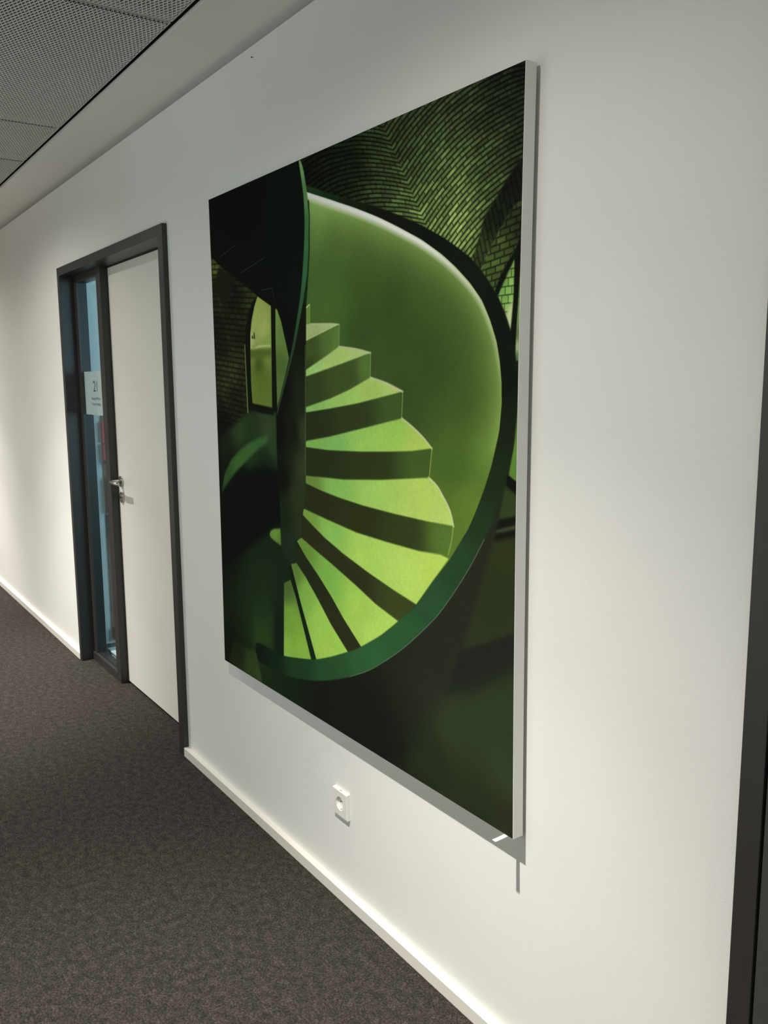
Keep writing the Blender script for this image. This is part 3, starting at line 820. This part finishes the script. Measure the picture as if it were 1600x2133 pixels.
for name, pts, cols, soft in ART:
    if name == 'GLOW':
        # lamp strip under the hand rail: white-hot at the edge, then a lime falloff into the curved wall
        d, s = dist_along(curve(pts, 4), 200.0)
        inside = img_inner
        k = np.clip(1 - s, 0, 1)
        wide = 40 - 14 * s
        lime = np.exp(-(d / wide) ** 1.1) * np.clip(1.25 - 0.75 * s, 0, 1) * inside
        img += lime[..., None] * np.array((86, 92, 58), np.float32)
        core = np.clip(1.6 - d / (11.5 - 7.0 * s), 0, 1) * np.clip(1.6 - 1.9 * s, 0, 1) * inside
        img[:] = img * (1 - core[..., None]) + core[..., None] * np.array((250, 252, 246), np.float32)
        edge = np.clip(1.5 - d / 2.2, 0, 1) * np.clip(2.2 * s - 0.3, 0, 1) * np.clip(3.2 - 3.2 * s, 0, 1) * 0.75 * inside
        img[:] = img * (1 - edge[..., None]) + edge[..., None] * np.array((186, 206, 120), np.float32)
        continue
    if name == 'EDGES':
        for k, q in enumerate(pts):
            stroke(curve(q, 3), 1.7 if k < 4 else 1.0, (214, 218, 172) if k < 5 else (150, 178, 92), 0.85, 1.0)
        continue
    if name == 'RIMLINE':
        stroke(curve(pts, 4), 0.5, (150, 158, 140), 0.7)
        continue
    if name == 'LINES':
        for q in pts:
            stroke(q, 0.6, (120, 128, 122), 0.55)
        continue
    if name in ('rim', 'strip'):
        pts = curve(pts + pts[:1], 5)
    mk = mask(pts)
    if soft:
        mk = blur(mk, soft)
    if name == 'inner':
        img_inner = (mask(pts) > 0.5).astype(np.float32)
    sl = bbox(mk)
    c = shade(cols, sl, 900.0 if name in ('inner', 'base', 'VAULT') else 60.0).copy()
    u, v = UU[sl] / 1000, VV[sl] / 1000
    if name == 'VAULT':
        xg = np.interp(v * 1000, [-22, 29, 68, 116, 170], [664, 698, 724, 756, 792]) / 1000
        right = u > xg
        b1, h1 = bricks(poly(CR, u, v) + 0.05 * cloud[sl], poly(AR, u, v) * 0.74, 0.33, 0.07, 0.5, 0.3)
        b2, h2 = bricks(poly(CL, u, v) + 0.05 * cloud[sl], poly(AL, u, v) * 0.8, 0.33, 0.07, 0.5, 0.3)
        bb, hh = np.where(right, b1, b2), np.where(right, h1, h2)
        tone = (0.76 + 0.36 * hh) * (0.22 + 0.92 * bb) * (1 + 0.06 * grain[sl])
        c = (0.86 * c + 0.14 * c.mean(-1, keepdims=True)) * tone[..., None]
    elif name in ('VAULT2', 'VAULT3', 'leftwall'):
        if name == 'VAULT2':
            bb, hh = bricks((v + 0.12 * u) * 1000 / 9.0, u * 1000 / 19.0, 0.26, 0.12)
        elif name == 'VAULT3':
            bb, hh = bricks(v * 1000 / 11.0, u * 1000 / 13.0, 0.14, 0.10)
        else:
            bb, hh = bricks((v - 0.10 * u) * 1000 / 11.5, u * 1000 / 27.0, 0.30, 0.09)
        c *= ((0.85 + 0.35 * hh) * (0.42 + 0.66 * bb))[..., None]
    elif name == 'rib':
        bb, hh = bricks((u * 0.86 - v * 0.28) * 1000 / 8.0, (v + 0.3 * u) * 1000 / 26.0, 0.25, 0.08)
        c *= ((0.85 + 0.3 * hh) * (0.5 + 0.55 * bb))[..., None]
    else:
        c *= (1 + 0.010 * grain[sl] + 0.012 * cloud[sl])[..., None]
    a = mk[sl][..., None]
    img[sl] = img[sl] * (1 - a) + c * a

px = np.ones((TH, TW, 4), np.float32)
px[..., :3] = np.clip(img[::-1] / 255.0, 0, 1)
tex = bpy.data.images.new('staircase_print', TW, TH)
tex.colorspace_settings.name = 'sRGB'
tex.pixels.foreach_set(px.ravel())
tex.update()
tex.pack()

pmat = bpy.data.materials.new('printed_fabric')
pmat.use_nodes = True
nt, b = nodes_of(pmat)
b.inputs['Roughness'].default_value = 0.8
b.inputs['Specular IOR Level'].default_value = 0.06
ti = nt.nodes.new('ShaderNodeTexImage')
ti.image = tex
ti.interpolation = 'Cubic'
uvn = nt.nodes.new('ShaderNodeUVMap')
uvn.uv_map = 'print'
nt.links.new(uvn.outputs[0], ti.inputs[0])
nt.links.new(ti.outputs[0], b.inputs['Base Color'])
tcn = nt.nodes.new('ShaderNodeTexCoord')
wv = nt.nodes.new('ShaderNodeTexNoise')
wv.inputs['Scale'].default_value = 900
bpn = nt.nodes.new('ShaderNodeBump')
bpn.inputs['Strength'].default_value = 0.08
bpn.inputs['Distance'].default_value = 0.0005
nt.links.new(tcn.outputs['Object'], wv.inputs['Vector'])
nt.links.new(wv.outputs['Fac'], bpn.inputs['Height'])
nt.links.new(bpn.outputs['Normal'], b.inputs['Normal'])

bm = bmesh.new()
uvl = bm.loops.layers.uv.new('print')
n = 24
rows = {}
for yy in (AYF - 0.0008, AYF + 0.0015):
    P = bowed(yy, n, 0.0012)
    rows[yy] = ([bm.verts.new(p) for p in P[n + 1:][::-1]], [bm.verts.new(p) for p in P[:n + 1]])
(f0, f1), (b0, b1) = rows[AYF - 0.0008], rows[AYF + 0.0015]
for k in range(n):
    bm.faces.new((f0[k], f1[k], f1[k + 1], f0[k + 1]))
    bm.faces.new((b0[k], b0[k + 1], b1[k + 1], b1[k]))
    bm.faces.new((f0[k], f0[k + 1], b0[k + 1], b0[k]))
    bm.faces.new((f1[k], b1[k], b1[k + 1], f1[k + 1]))
bm.faces.new((f0[0], b0[0], b1[0], f1[0]))
bm.faces.new((f0[n], f1[n], b1[n], b0[n]))
for f in bm.faces:
    for lp in f.loops:
        co = lp.vert.co
        lp[uvl].uv = ((co.x - AX0) / (AX1 - AX0), (co.z - AZ0) / (AZ1 - AZ0))
obj('print', bm, pmat, art)

# pull tab of the fabric edge, sticking out below the lower rail
bm = bmesh.new()
prof = [(-0.020, 0.5378), (-0.034, 0.5365), (-0.048, 0.5355), (-0.062, 0.5350), (-0.070, 0.5350)]
A = [[bm.verts.new((x, y, z + dz)) for x, dz in ((-1.290, 0), (-1.279, 0), (-1.279, 0.0012), (-1.290, 0.0012))] for y, z in prof]
for p, q in zip(A, A[1:]):
    for k in range(4):
        bm.faces.new((p[k], p[(k + 1) % 4], q[(k + 1) % 4], q[k]))
bm.faces.new(A[0])
bm.faces.new(A[-1][::-1])
obj('pull_tab', bm, 'tab', art)

# ---------------------------------------------------------------- wall socket
SX, SZ, SH, SD = -2.0143, 0.2958, 0.0395, 0.0114
so = tag(empty('wall_socket', (SX, 0, SZ - SH)), 'white square wall socket low on the wall under the picture', 'socket')
bm = bmesh.new()
n = 48
rr = 0.0205
bev = 0.002
sq, sq2, ci, cb = [], [], [], []
for k in range(n):
    t = 2 * math.pi * k / n
    c, s = math.cos(t), math.sin(t)
    g = 1.0 / max(abs(c), abs(s))
    ins = SH - bev
    sq.append(bm.verts.new((c * g * ins, -SD, s * g * ins)))
    sq2.append((c * g * SH, s * g * SH))
    ci.append(bm.verts.new((c * rr, -SD, s * rr)))
    cb.append(bm.verts.new((c * rr * 0.95, -0.0016, s * rr * 0.95)))
e1 = [bm.verts.new((x, -SD + bev, z)) for x, z in sq2]
e2 = [bm.verts.new((x, 0.0, z)) for x, z in sq2]
for k in range(n):
    j = (k + 1) % n
    bm.faces.new((sq[k], sq[j], ci[j], ci[k]))
    bm.faces.new((ci[k], ci[j], cb[j], cb[k]))
    bm.faces.new((sq[k], e1[k], e1[j], sq[j]))
    bm.faces.new((e1[k], e2[k], e2[j], e1[j]))
bm.faces.new(cb)
body = obj('socket_plate', bm, 'plastic', so, loc=(0, 0, SH))
for s in (-1, 1):
    bm = bmesh.new()
    tube(bm, (s * 0.0095, -0.0018, 0), (s * 0.0095, -0.0010, 0), 0.0027, n=16)
    obj('pin_hole', bm, 'dark_hole', body, loc=(0, 0, 0))
bm = bmesh.new()
box(bm, -0.002, 0.002, -0.0085, -0.0016, 0.0177, 0.0193)
obj('earth_clip', bm, 'steel', body, loc=(0, 0, 0))
bm = bmesh.new()
box(bm, -0.002, 0.002, -0.0085, -0.0016, -0.0193, -0.0177)
obj('earth_clip', bm, 'steel', body, loc=(0, 0, 0))
bm = bmesh.new()
box(bm, -0.0045, 0.0045, -0.0078, -0.0056, SH - 0.0006, SH + 0.0003)
obj('release_slot', bm, 'ink', body, loc=(0, 0, 0))

# ---------------------------------------------------------------- nail left in the wall
bm = bmesh.new()
tube(bm, (0, 0.004, 0), (0, -0.004, 0), 0.0012, n=10)
tube(bm, (0, -0.004, 0), (0, -0.005, 0), 0.0022, n=12)
nail = obj('nail', bm, 'gasket', None, loc=(-2.4647, 0, 2.461))
tag(nail, 'tiny dark nail in the white wall just under the ceiling margin', 'nail')
